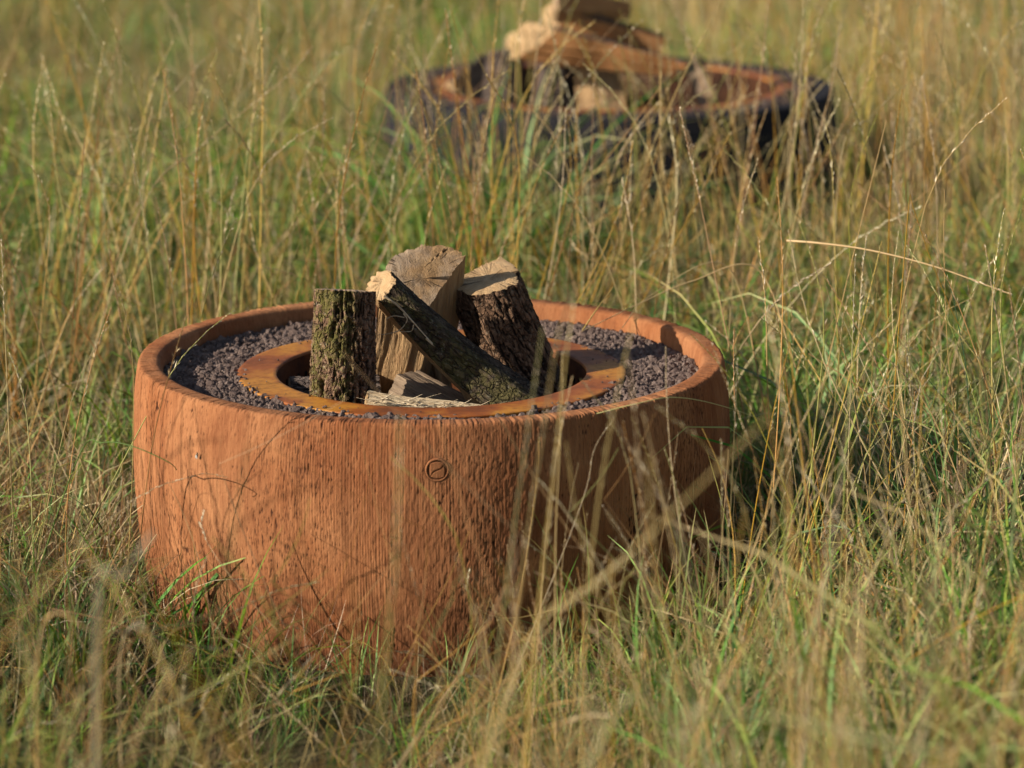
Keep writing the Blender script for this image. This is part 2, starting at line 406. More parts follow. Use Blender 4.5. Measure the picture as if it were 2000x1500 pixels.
        for sgn in (1, -1):
            poly = [(u * sgn, v * sgn) for u, v in left[1:]]
            cx = sum(p[0] for p in poly) / len(poly); cv = sum(p[1] for p in poly) / len(poly)
            bm = bmesh.new()
            lv = [[bm.verts.new(surf(cx + (u - cx) * f, cv + (v - cv) * f, h)) for u, v in poly] for f, h in ((1.03, -.0010), (.97, .0014), (.84, .0028))]
            n = len(poly)
            for A, B in zip(lv[:-1], lv[1:]):
                for i in range(n): bm.faces.new((A[i], A[(i + 1) % n], B[(i + 1) % n], B[i]))
            bm.faces.new(lv[-1]); bmesh.ops.recalc_face_normals(bm, faces=bm.faces)
            me = bpy.data.meshes.new('emblem_half'); bm.to_mesh(me); bm.free(); me.materials.append(M_TERRA)
            link('emblem_half', me, em)
    return root

def fire_bowl(label, center, Ro, Ri, ztop, depth, nh, group='steel fire bowls set in the pots', wallmat=None):
    root = thing('fire_bowl', label, 'fire bowl', center, group)
    t = .005
    prof = resample([(Ri - .001, ztop - t), (Ri - .001, ztop - .0008), (Ri, ztop), (Ro - .001, ztop), (Ro, ztop - .001), (Ro, ztop - t), (Ri + .004, ztop - t)], .006)
    V, F, TH, r, z = lathe(prof, 220)
    V[:, 2] += .0008 * fbm(V[:, 0] * 6, V[:, 1] * 6, 0, 2, 4)
    link('steel_ring', mesh_np('steel_ring', V, F, M_CORTEN, smooth=True), root)
    bm = bmesh.new()
    zt, z1, z0, zb = ztop - t, ztop - .030, ztop - .050, ztop - depth
    sub = 2; seg = 3 * nh
    def w(a, z, rr=Ri): return bm.verts.new((rr * math.sin(a), -rr * math.cos(a), z))
    A = [2 * math.pi * i / nh for i in range(nh)]
    da = 2 * math.pi / nh
    cache = {}
    def cv(i, z):
        k = (i % (nh * 2), round(z, 5))
        if k not in cache: cache[k] = w(da * .5 * (i % (nh * 2)), z)
        return cache[k]
    for i in range(nh * 2):
        for (za, zc) in ((z1, zt), (zb, z0)):
            bm.faces.new((cv(i, za), cv(i + 1, za), cv(i + 1, zc), cv(i, zc)))
    for i in range(nh):
        c = (i * 2 + 1); ac = da * .5 * c; zm = (z0 + z1) / 2
        outer = [cv(c - 1, z0), cv(c, z0), cv(c + 1, z0), cv(c + 1, z1), cv(c, z1), cv(c - 1, z1)]
        hol = []
        for q in (225, 270, 315, 45, 90, 135):
            hol.append(w(ac + math.cos(R(q)) * .0055 / Ri, zm + math.sin(R(q)) * .0068))
        for j in range(6):
            bm.faces.new((outer[j], outer[(j + 1) % 6], hol[(j + 1) % 6], hol[j]))
    bmesh.ops.recalc_face_normals(bm, faces=bm.faces)
    me = bpy.data.meshes.new('bowl_wall'); bm.to_mesh(me); bm.free(); me.materials.append(wallmat or M_CORTEN_IN)
    for p in me.polygons: p.use_smooth = True
    link('bowl_wall', me, root)
    V, F, *_ = lathe([(Ri + .012, ztop - .008), (Ri + .012, zb)], 96)
    link('outer_shell', mesh_np('outer_shell', V, F, M_ASH), root)
    V, F, *_ = lathe(resample([(0.001, zb + .012), (Ri * .6, zb + .006), (Ri + .011, zb + .001)], .012), 90)
    V[:, 2] += .006 * fbm(V[:, 0] * 30, V[:, 1] * 30, 0, 3, 2)
    link('bowl_floor', mesh_np('bowl_floor', V, F, M_ASH), root)
    return root

POT = (0, 0, 0); H1 = .42
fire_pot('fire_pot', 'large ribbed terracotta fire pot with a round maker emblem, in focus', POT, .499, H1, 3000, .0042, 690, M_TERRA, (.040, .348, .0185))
fire_bowl('rusty steel fire bowl with wide flat ring inside the terracotta pot', POT, .332, .266, H1 - .029, .20, 72)
POT2 = (.40, 3.25, 0)
fire_pot('fire_pot', 'blurred charcoal black fire pot standing behind, higher in the picture', POT2, .592, H1, 600, .012, 150, M_CHAR, None, .05)
fire_bowl('rusty steel fire bowl inside the blurred black pot', POT2, .485, .44, H1 + .001, .22, 60, wallmat=M_STEEL_DARK)

# ------------------------------------------------------------------ scattered stuff through geometry nodes
def hidden_collection(name, meshes):
    c = bpy.data.collections.new(name)
    for i, me in enumerate(meshes):
        o = bpy.data.objects.new(f'{name}_source.{i:03d}', me); c.objects.link(o)
    return c

def scatter(name, label, coll, P, ROT, SC, IDX):
    me = bpy.data.meshes.new(name); n = len(P)
    me.vertices.add(n); me.vertices.foreach_set('co', np.asarray(P, np.float32).ravel())
    a = me.attributes.new('rot', 'FLOAT_VECTOR', 'POINT'); a.data.foreach_set('vector', np.asarray(ROT, np.float32).ravel())
    a = me.attributes.new('scl', 'FLOAT_VECTOR', 'POINT'); a.data.foreach_set('vector', np.asarray(SC, np.float32).ravel())
    a = me.attributes.new('idx', 'INT', 'POINT'); a.data.foreach_set('value', np.asarray(IDX, np.int32))
    o = link(name, me, kind='stuff', label=label)
    g = bpy.data.node_groups.new(name + '_nodes', 'GeometryNodeTree')
    g.interface.new_socket('Geometry', in_out='INPUT', socket_type='NodeSocketGeometry')
    g.interface.new_socket('Geometry', in_out='OUTPUT', socket_type='NodeSocketGeometry')
    gi = g.nodes.new('NodeGroupInput'); go = g.nodes.new('NodeGroupOutput')
    iop = g.nodes.new('GeometryNodeInstanceOnPoints'); ci = g.nodes.new('GeometryNodeCollectionInfo')
    ci.inputs['Collection'].default_value = coll; ci.inputs['Separate Children'].default_value = True; ci.inputs['Reset Children'].default_value = True
    def na(nm, typ):
        x = g.nodes.new('GeometryNodeInputNamedAttribute'); x.data_type = typ; x.inputs['Name'].default_value = nm
        return [s for s in x.outputs if s.enabled and s.name == 'Attribute'][0]
    er = g.nodes.new('FunctionNodeEulerToRotation')
    L = g.links.new
    L(gi.outputs[0], iop.inputs['Points']); L(ci.outputs[0], iop.inputs['Instance']); iop.inputs['Pick Instance'].default_value = True
    L(na('idx', 'INT'), iop.inputs['Instance Index']); L(na('rot', 'FLOAT_VECTOR'), er.inputs[0]); L(er.outputs[0], iop.inputs['Rotation'])
    L(na('scl', 'FLOAT_VECTOR'), iop.inputs['Scale']); L(iop.outputs[0], go.inputs[0])
    md = o.modifiers.new('scatter', 'NODES'); md.node_group = g
    return o

# lava gravel
def stone_mesh(seed, mat=None):
    bm = bmesh.new(); bmesh.ops.create_icosphere(bm, subdivisions=2, radius=.5)
    V = np.array([v.co[:] for v in bm.verts])
    d = 1 + .65 * fbm(V[:, 0] * 2 + seed * 7.1, V[:, 1] * 2, V[:, 2] * 2, 2, seed) +   .34 * vnoise(V[:, 0] * 6, V[:, 1] * 6 + seed, V[:, 2] * 6, seed)
    s = np.array([1, random.uniform(.7, .95), random.uniform(.6, .85)])
    for v, q, dd in zip(bm.verts, V, d): v.co = Vector(q * dd * s)
    me = bpy.data.meshes.new('lava_stone'); bm.to_mesh(me); bm.free(); me.materials.append(mat or M_LAVA)
    return me
stones = hidden_collection('lava_stone', [stone_mesh(i) for i in range(9)])

dark_stones = hidden_collection('dark_lava_stone', [stone_mesh(i + 20, M_LAVA_DARK) for i in range(9)])
def gravel(label, center, r0, r1, ztop, n, size, src=stones):
    rr = np.sqrt(rng.uniform(r0 ** 2, r1 ** 2, n)); th = rng.uniform(0, 2 * np.pi, n)
    x = rr * np.cos(th); y = rr * np.sin(th)
    z = ztop + .005 * fbm(x * 9, y * 9, 0, 3, 6) + .004 * sstep(r1 - .06, r1, rr) - rng.uniform(0, .012, n)
    # keep stones off the steel ring unless small strays at its front edge
    P = np.stack([x + center[0], y + center[1], z], -1)
    s = size * np.exp(rng.normal(-.05, .33, n)).clip(.4, 2.0)
    o = scatter('lava_gravel', label, src, P, rng.uniform(0, 6.28, (n, 3)), np.stack([s, s, s], -1), rng.integers(0, 9, n))
    return o
gravel('purple brown lava gravel filling the terracotta pot around its steel ring', POT, .318, .456, H1 - .034, 25000, .0088)
gravel('lava gravel filling the black pot around its steel ring', POT2, .475, .538, H1 - .004, 3200, .016, dark_stones)
def bed(center, r0, r1, z, nm='gravel_bed'):
    V, F, *_ = lathe([(r0, z), (r1, z)], 96)
    o = link(nm, mesh_np(nm, V, F, M_LAVA if center[0] == 0 else M_LAVA_DARK), kind='stuff', label='packed lower layer of the lava gravel'); o.location = (center[0], center[1], 0)
bed(POT, .28, .4585, H1 - .050); bed(POT2, .445, .541, H1 - .03)
# strays on the ring
n = 42; th = rng.uniform(0, 6.28, n); rr = rng.uniform(.272, .33, n); s = rng.uniform(.0015, .0048, n)
scatter('gravel_crumbs', 'small crumbs of lava gravel scattered on the steel ring', stones,
        np.stack([rr * np.cos(th), rr * np.sin(th), np.full(n, H1 - .0285) + s * .3], -1), rng.uniform(0, 6, (n, 3)), np.stack([s, s, s], -1), rng.integers(0, 9, n))

# ------------------------------------------------------------------ firewood
def make_log(label, p0, p1, r0, r1, wedge=360, face_az=0.0, cut_n=None, bark=M_BARK_BROWN, split=M_SPLIT, cut=M_CUT, amp=.003,
             bend=(0, 0, 0), seed=1, nl=70, fibre=.0012, moss_az=None, squash=1.0, group='split firewood logs', cat='log', knot=None, apex=1.0, furrow=1.0, shave=None, torn=0.0):
    """a log from p0 (foot) to p1 (head). wedge: degrees of round bark, the rest is split faces meeting at an apex.
    face_az: world azimuth (deg, 0 = towards the camera, 90 = right) that the split side faces (or the bark when round)."""
    p0 = Vector(p0); p1 = Vector(p1); ax = (p1 - p0); L = ax.length; ax.normalize()
    f = Vector(face_az) if hasattr(face_az, '__len__') else Vector((math.sin(R(face_az)), -math.cos(R(face_az)), 0))
    f = (f - ax * f.dot(ax))
    if f.length < .05: f = Vector((0, 0, 1)) - ax * ax.z
    f.normalize(); side = ax.cross(f)
    M = Matrix((side, f, ax)).transposed().to_4x4()     # local x=side, y=face direction, z=axis
    M.translation = p0
    root = thing('firewood_log', label, cat, p0, group); root.matrix_world = M
    # section in local xy; bark arc centred on -y when split, apex towards +y
    pts = []; tag = []
    if wedge >= 360:
        m = 150
        for a in np.linspace(0, 2 * np.pi, m, endpoint=False): pts.append((math.cos(a), math.sin(a))); tag.append(0)
    else:
        h = R(wedge / 2); arc = np.linspace(-h, h, 90)
        arcp = [(math.sin(a), -math.cos(a)) for a in arc]
        ay = -math.cos(h) + apex * (1.0 - 0) * (abs(math.cos(h))) if False else None
        # apex point: centre of the round shifted
        A = (0.0, 0.0 if wedge < 181 else -math.cos(h))
        if wedge <= 180: A = (0.0, -math.cos(h) * (1 - apex))
        pts += arcp; tag += [0] * 89
        tag.append(1)
        ns = 34
        for i in range(1, ns + 1): t = i / ns; pts.append((arcp[-1][0] * (1 - t) + A[0] * t, arcp[-1][1] * (1 - t) + A[1] * t)); tag.append(1 if i < ns else 2)
        for i in range(1, ns): t = i / ns; pts.append((A[0] * (1 - t) + arcp[0][0] * t, A[1] * (1 - t) + arcp[0][1] * t)); tag.append(2)
    S = np.array(pts); cen = S.mean(0)
    oa = np.arctan2(S[:, 1], S[:, 0]); S = S * (1 + .07 * vnoise(np.cos(oa) * 2.2 + seed, np.sin(oa) * 2.2, seed, 13) + .03 * vnoise(np.cos(oa) * 6 + seed, np.sin(oa) * 6, seed, 14))[:, None]
    if wedge < 360: S = S - np.array([0, (S[:, 1].max() + S[:, 1].min()) / 2])
    S[:, 1] *= squash
    off = -((np.array(pts)[:, 1].max() + np.array(pts)[:, 1].min()) / 2) if wedge < 360 else 0
    tag = np.array(tag); m = len(S)
    # edge i goes from vertex i to i+1 ; vertex is bark when both edges are bark
    t = np.linspace(0, 1, nl + 1); Z = t * L
    rad = r0 + (r1 - r0) * t
    X = S[None, :, 0] * rad[:, None]; Y = S[None, :, 1] * rad[:, None]; ZZ = np.repeat(Z[:, None], m, 1)
    prev = np.roll(tag, 1)
    vb = ((tag == 0) & (prev == 0)).astype(float)
    edge = ((tag != prev)).astype(float)
    ang = np.arctan2(S[:, 1], S[:, 0])[None, :] + 0 * X
    sc = rad.mean() / .05
    nx = np.cos(ang); ny = np.sin(ang)
    # bark relief: plates and furrows
    q = .9 / sc
    w1 = fbm(nx * 2.2 * sc + seed, ny * 2.2 * sc, ZZ * 16, 3, seed)
    ridge = 1 - np.abs(vnoise(nx * 8 * sc + w1 * 1.6 + seed * 3, ny * 8 * sc + w1, ZZ * 26 + w1 * 1.5, seed + 3))
    ridge2 = 1 - np.abs(vnoise(nx * 19 * sc + w1, ny * 19 * sc + seed, ZZ * 100, seed + 9))
    fur = sstep(.78, .97, ridge) * furrow; fur2 = sstep(.82, .98, ridge2) * .6 * furrow
    d = vb[None, :] * (w1 * amp * .9 - fur * amp * 1.5 - fur2 * amp * .8 + amp * .6 * fbm(nx * 30 * sc, ny * 30 * sc, ZZ * 190, 2, seed + 20))
    pit = np.clip(fur + fur2, 0, 1) * vb[None, :]
    # split relief: long fibres and steps
    fb = fbm(S[None, :, 0] * 16 * sc + seed, S[None, :, 1] * 16 * sc, ZZ * 5, 3, seed + 31); st = np.round(fbm(S[None, :, 0] * 4, S[None, :, 1] * 4 + seed, ZZ * 3.5, 2, seed + 37) * 4) / 4
    ds = (1 - vb)[None, :] * (fb * fibre * 1.6 + st * fibre * 3 + torn * fbm(S[None, :, 0] * 40 * sc, S[None, :, 1] * 40, ZZ * 25, 3, seed + 5))
    # normals of the split sides
    sn = np.zeros((m, 2)); T = np.roll(S, -1, 0) - np.roll(S, 1, 0); T /= np.linalg.norm(T, axis=1)[:, None] + 1e-9
    sn[:, 0] = T[:, 1]; sn[:, 1] = -T[:, 0]
    X = X + sn[None, :, 0] * (d + ds); Y = Y + sn[None, :, 1] * (d + ds)
    if knot:
        kz, ka, kr, kh = knot
        g = np.exp(-(((ZZ - kz) / kr) ** 2 + ((np.angle(np.exp(1j * (ang - R(ka))))) * rad.mean() / kr) ** 2)); X = X + nx * g * kh; Y = Y + ny * g * kh
    b = np.array([Vector(bend).dot(side), Vector(bend).dot(f)]); bw = 4 * t * (1 - t)
    X = X + bw[:, None] * b[0]; Y = Y + bw[:, None] * b[1]
    # wandering outline
    X = X + (.06 * rad * vnoise(t * 4, seed, 0, seed))[:, None]; Y = Y + (.06 * rad * vnoise(t * 4, seed + 9, 0, seed))[:, None]
    # oblique head cut
    if cut_n is not None:
        nrm = M.to_3x3().inverted() @ Vector(cut_n).normalized()
        sh = -(X[-1] * nrm.x + Y[-1] * nrm.y) / nrm.z
        wgt = sstep(.35, 1, t)[:, None] ** 1.5
        ZZ = ZZ + wgt * sh[None, :]
    V = np.stack([X, Y, ZZ], -1)
    idx = lambda i, j: i * m + (j % m)
    chip0 = vb * (.0025 + .003 * vnoise(S[:, 0] * 5, S[:, 1] * 5 + seed, seed, 19)) + .001 * vnoise(S[:, 0] * 14, S[:, 1] * 14, seed, 23)
    V0 = V.copy(); V[-1, :, 2] -= chip0; V[0, :, 2] += chip0
    I, J = np.meshgrid(np.arange(nl), np.arange(m), indexing='ij')
    F = np.stack([idx(I, J), idx(I, J + 1), idx(I + 1, J + 1), idx(I + 1, J)], -1)
    def sub(mask_cols, nm, mat):
        Fs = F[:, mask_cols].reshape(-1, 4)
        u, inv = np.unique(Fs, return_inverse=True)
        vv = V.reshape(-1, 3)[u]
        mo = np.zeros(len(u))
        if moss_az is not None:
            a2 = ang.reshape(-1)[u]; dirw = (np.cos(a2)[:, None] * np.array(side[:]) + np.sin(a2)[:, None] * np.array(f[:]))
            mv = np.array([math.sin(R(moss_az)), -math.cos(R(moss_az)), .15])
            mo = sstep(.1, .75, dirw @ mv)
        link(nm, mesh_np(nm, vv, inv.reshape(-1, 4), mat, attrs={'pit': pit.reshape(-1)[u], 'moss': mo}), root)
    sub(tag == 0, 'bark', bark)
    if wedge < 360:
        sub(tag == 1, 'split_face', split); sub(tag == 2, 'split_face', split)
    # caps
    for end in (0, -1):
        B = V0[end]; c = B.mean(0)
        if end == -1 and cut_n is not None: pass
        chip = vb * (.0025 + .003 * vnoise(S[:, 0] * 5, S[:, 1] * 5 + seed, seed, 19)) + .001 * vnoise(S[:, 0] * 14, S[:, 1] * 14, seed, 23)
        K = 16; rings = []
        for k in range(K):
            g = 1 - k / K
            P = c + (B - c) * g
            P[:, 2] += g ** 10 * chip * (-1 if end == -1 else 1)
            P[:, 2] += (1 if end == -1 else -1) * .0010 * (1 - g ** 6) * vnoise(P[:, 0] * 160, P[:, 1] * 60, seed, 3)
            rings.append(P)
        VV = np.concatenate(rings + [c[None, :]]); fs = []
        for k in range(K - 1):
            a = np.arange(m); b2 = (a + 1) % m
            q4 = np.stack([k * m + a, k * m + b2, (k + 1) * m + b2, (k + 1) * m + a], -1)
            fs.append(q4 if end == -1 else q4[:, ::-1])
        a = np.arange(m); t3 = np.stack([(K - 1) * m + a, (K - 1) * m + (a + 1) % m, np.full(m, K * m)], -1)
        if end == 0: t3 = t3[:, ::-1]
        link('cut_face', mesh_np('cut_face', VV, [np.concatenate(fs), t3], cut), root)
    return root

def tube_mesh(paths, mat, cols=None, sides=5):
    Vs = []; Fs = []; o = 0
    for P, rad in paths:
        P = np.asarray(P, float); n = len(P)
        T = np.gradient(P, axis=0); T /= np.linalg.norm(T, axis=1)[:, None] + 1e-12
        ref = np.array([.3, .2, .93]); ref = np.where(np.abs(T @ ref)[:, None] > .93, np.array([1., 0, 0])[None], ref[None])
        A = np.cross(T, ref); A /= np.linalg.norm(A, axis=1)[:, None]; B = np.cross(T, A)
        a = np.linspace(0, 2 * np.pi, sides, endpoint=False)
        V = P[:, None] + rad[:, None, None] * (A[:, None] * np.cos(a)[None, :, None] + B[:, None] * np.sin(a)[None, :, None])
        Vs.append(V.reshape(-1, 3))
        I, J = np.meshgrid(np.arange(n - 1), np.arange(sides), indexing='ij')
        Fs.append((np.stack([I * sides + J, I * sides + (J + 1) % sides, (I + 1) * sides + (J + 1) % sides, (I + 1) * sides + J], -1) + o).reshape(-1, 4))
        o += n * sides
    return np.concatenate(Vs), np.concatenate(Fs)

def catmull(P, n):
    P = np.array(P, float); P = np.vstack([2 * P[0] - P[1], P, 2 * P[-1] - P[-2]])
    out = []
    segs = len(P) - 3
    for i in range(segs):
        a, b, c, d = P[i:i + 4]
        for t in np.linspace(0, 1, n, endpoint=False):
            out.append(.5 * ((2 * b) + (-a + c) * t + (2 * a - 5 * b + 4 * c - d) * t * t + (-a + 3 * b - 3 * c + d) * t ** 3))
    out.append(P[-2]); return np.array(out)

L1 = make_log('upright log with mossy furrowed bark at the left of the front pile', (-.158, -.165, .225), (-.144, -.165, .566), .056, .050, 250, 150, (0.05, .24, 1), M_BARK_MOSS, M_SPLIT, M_CUT_GREY, .0050, seed=3, moss_az=-30, nl=110)
L2 = make_log('tallest log, a thick quarter whose grey sawn end faces out over the pile', (-.06, .115, .21), (-.016, .005, .551), .098, .091, 118, 27, (.12, -.95, .50), M_BARK_BROWN, M_SPLIT, M_CUT_GREY, .0016, seed=8, nl=80, apex=.85)
L3 = make_log('bent dark barked branch leaning diagonally across the front pile', (.262, -.105, .292), (-.083, -.085, .562), .056, .031, 262, (-.75, -.25, -.7), (-.62, -.42, .62), M_BARK_DARK, M_SPLIT, M_CUT, .0024, bend=(-.005, 0, -.022), seed=5, moss_az=-30, nl=110, knot=(.19, 120, .02, .012), furrow=.4)
L4 = make_log('dark brown log with a freshly cut pale top, leaning at the right of the pile', (.235, .03, .20), (.098, .06, .538), .066, .062, 200, 215, (-.10, -.28, .9), M_BARK_BROWN, M_SPLIT_GREY, M_CUT, .0028, seed=12, nl=90, squash=1.15)
L5 = make_log('split billet lying low inside the bowl with its grained face up', (.10, -.15, .315), (-.055, -.035, .372), .058, .058, 110, (-.2, -.5, .8), None, M_BARK_BROWN, M_SPLIT_GREY, M_CUT_GREY, .0025, seed=15)
L5.rotation_mode = 'XYZ'
L6 = make_log('pale torn splinter of wood lying along the front edge of the steel bowl', (.125, -.225, .358), (-.105, -.212, .380), .018, .030, 150, (-.1, -.6, .75), (-1, -.2, .3), M_SPLIT_PALE, M_SPLIT_PALE, M_CUT, .003, seed=17, torn=.009)
L7 = make_log('grey weathered log lying deep in the bowl behind the mossy log', (-.245, .0, .335), (-.09, .02, .335), .045, .045, 360, 0, None, M_BARK_GREY, M_SPLIT_GREY, M_CUT_GREY, .002, seed=19)
L8 = make_log('small light split stick standing between the tall log and the branch', (.03, .06, .26), (.0, .05, .43), .022, .022, 120, 10, None, M_BARK_BROWN, M_SPLIT, M_CUT, .001, seed=23)
L9 = make_log('dark log lying on the ash at the bottom of the bowl', (-.08, .12, .27), (.2, -.03, .27), .05, .05, 360, 0, None, M_BARK_DARK, M_SPLIT_GREY, M_CUT_GREY, .002, seed=29)

# loose torn fibres along the pale splinter
_g = np.random.default_rng(77); _p = []
for _k in range(46):
    _u = _g.uniform(0, 1); _q = np.array([-.10 + .22 * _u, -.232 + _g.uniform(-.006, .012),   .397 - .026 * _u + _g.uniform(-.008, .004)])
    _l = _g.uniform(.015, .05); _d = np.array([1 if _g.uniform() < .6 else -1, _g.normal(0, .25), _g.uniform(.05, .45)]); _d /= np.linalg.norm(_d)
    _n = 6; _t = np.linspace(0, 1, _n)[:, None]; _P = _q + _d * _l * _t + np.array([0, 0, -1]) * _t ** 2 * _g.uniform(-.006, .012)
    _p.append((_P, _g.uniform(.0005, .0016) * np.linspace(1.2, .25, _n)))
_V, _F = tube_mesh(_p, None); _M = np.array(L6.matrix_world.inverted()); _V = _V @ _M[:3, :3].T + _M[:3, 3]
link('torn_fibres', mesh_np('torn_fibres', _V, _F, M_SPLIT_PALE), L6, kind='stuff')
# torn fibres hanging under the branch
Z3 = lambda px, py, Y=-.128: tuple(at(px, py, Y))
fib = [([Z3(788, 612), Z3(795, 626), Z3(780, 645), Z3(757, 652), Z3(735, 655)], .0012), ([Z3(790, 620), Z3(770, 617), Z3(757, 622), Z3(753, 632)], .0009),
       ([Z3(750, 578), Z3(778, 598), Z3(806, 628), Z3(830, 655), Z3(850, 676)], .0019), ([Z3(808, 634), Z3(804, 646), Z3(790, 648), Z3(776, 647)], .001),
       ([Z3(832, 660), Z3(850, 678), Z3(868, 690)], .0022), ([Z3(863, 684), Z3(866, 695), Z3(858, 704)], .0016), ([Z3(864, 684), Z3(871, 696), Z3(872, 704)], .0012), ([Z3(861, 684), Z3(856, 696), Z3(850, 700)], .001),
       ([Z3(905, 722), Z3(915, 735), Z3(924, 748)], .0009), ([Z3(936, 748), Z3(934, 760), Z3(931, 764)], .0014)]
paths = []
for P, r in fib:
    q = catmull(P, 7); paths.append((q, r * np.linspace(1.1, .3, len(q))))
V, F = tube_mesh(paths, M_SPLIT_PALE)
Mi = np.array(L3.matrix_world.inverted()); V = V @ Mi[:3, :3].T + Mi[:3, 3]
link('torn_fibres', mesh_np('torn_fibres', V, F, M_SPLIT_PALE), L3, kind='stuff')

# firewood of the black pot
bgw = 'firewood of the black pot'
def W(px, py, Y): return tuple(at(px, py, Y))
make_log('blurred upright billet with a pale split face at the middle of the far pile', W(1180, 235, 3.0), W(1160, 88, 3.08), .062, .055, 150, 0, None, M_BARK_GREY, M_SPLIT, M_CUT, .004, seed=31, group=bgw, nl=30)
make_log('blurred upright brown log beside the pale billet in the far pile', W(1075, 230, 3.05), W(1090, 90, 3.1), .058, .05, 240, 150, None, M_BARK_GREY, M_SPLIT_GREY, M_CUT, .004, seed=32, group=bgw, nl=30)
make_log('blurred upright log at the left of the far pile', W(975, 235, 3.08), W(985, 105, 3.15), .052, .05, 300, 40, None, M_BARK_GREY, M_SPLIT_GREY, M_CUT, .004, seed=33, group=bgw, nl=30)
make_log('blurred wide slab lying aslant over the far pile, orange split side down', W(1320, 128, 2.92), W(1030, 72, 2.95), .030, .062, 170, (0, -.8, -.55), (-.6, -.7, .15), M_BARK_GREY, M_SPLIT_OR, M_CUT, .004, seed=34, group=bgw, nl=30)
make_log('blurred topmost log of the far pile, cut off by the upper picture edge', W(1228, 20, 3.2), W(1085, 10, 3.05), .022, .044, 150, (-.6, -.75, .1), (-1, -.4, .1), M_BARK_GREY, M_SPLIT_OR, M_CUT_GREY, .004, seed=35, group=bgw, nl=30)
make_log('blurred brown log under the topmost one in the far pile', W(1290, 95, 3.15), W(1075, 38, 3.12), .04, .045, 230, (-.6, -.7, 0), (-.8, -.6, .1), M_BARK_BROWN, M_SPLIT_OR, M_CUT, .004, seed=36, group=bgw, nl=30)
make_log('blurred short wedge standing at the right of the far pile', W(1385, 215, 3.1), W(1352, 118, 3.2), .05, .042, 110, -50, None, M_BARK_BROWN, M_SPLIT_GREY, M_CUT_GREY, .003, seed=37, group=bgw, nl=30)
make_log('blurred low log lying at the left inside the black pot', W(880, 190, 3.2), W(950, 140, 3.3), .05, .05, 200, 20, None, M_BARK_GREY, M_SPLIT_GREY, M_CUT, .003, seed=38, group=bgw, nl=30)
make_log('blurred dark log lying behind the upright billets of the far pile', W(1090, 180, 3.4), W(1300, 160, 3.35), .06, .055, 360, 0, None, M_BARK_BROWN, M_SPLIT, M_CUT, .003, seed=39, group=bgw, nl=30)

# ------------------------------------------------------------------ fly on the wall of the pot
def fly():
    u = (423 - 843) / 1142; th = math.asin(u / .5115); zc = .333
    root = thing('fly', 'tiny dark fly sitting on the sunlit wall of the terracotta pot', 'fly', (.5125 * math.sin(th), -.5125 * math.cos(th), zc))
    root.rotation_euler = (0, R(12), th)
    def ell(nm, loc, s, mat):
        bm = bmesh.new(); bmesh.ops.create_uvsphere(bm, u_segments=12, v_segments=8, radius=1)
        for v in bm.verts: v.co = Vector((v.co.x * s[0] + loc[0], v.co.y * s[1] + loc[1], v.co.z * s[2] + loc[2]))
        me = bpy.data.meshes.new(nm); bm.to_mesh(me); bm.free(); me.materials.append(mat); link(nm, me, root)
    ell('abdomen', (0, -.0018, -.0022), (.0015, .0013, .0028), M_FLY); ell('thorax', (0, -.002, .0015), (.0014, .0013, .0018), M_FLY); ell('head', (0, -.0018, .004), (.0012, .001, .0009), M_FLY)
    for sx in (-1, 1):
        bm = bmesh.new(); vs_ = [bm.verts.new(p) for p in ((sx * .0004, -.0036, .002), (sx * .0022, -.0034, -.001), (sx * .0026, -.003, -.0045), (sx * .0012, -.003, -.0055), (sx * .0002, -.0034, -.002))]
        bm.faces.new(vs_); me = bpy.data.meshes.new('wing'); bm.to_mesh(me); bm.free(); me.materials.append(M_WING); link('wing', me, root)
    V, F = tube_mesh([(np.array([(sx * .001, -.0012, z0), (sx * .0028, -.0014, z0 + dz * .5), (sx * .0036, .0003, z0 + dz)]), np.full(3, .00018)) for sx in (-1, 1) for z0, dz in ((.002, .003), (.001, 0), (0, -.003))], None)
    link('legs', mesh_np('legs', V, F, M_FLY), root, kind='stuff')
fly()

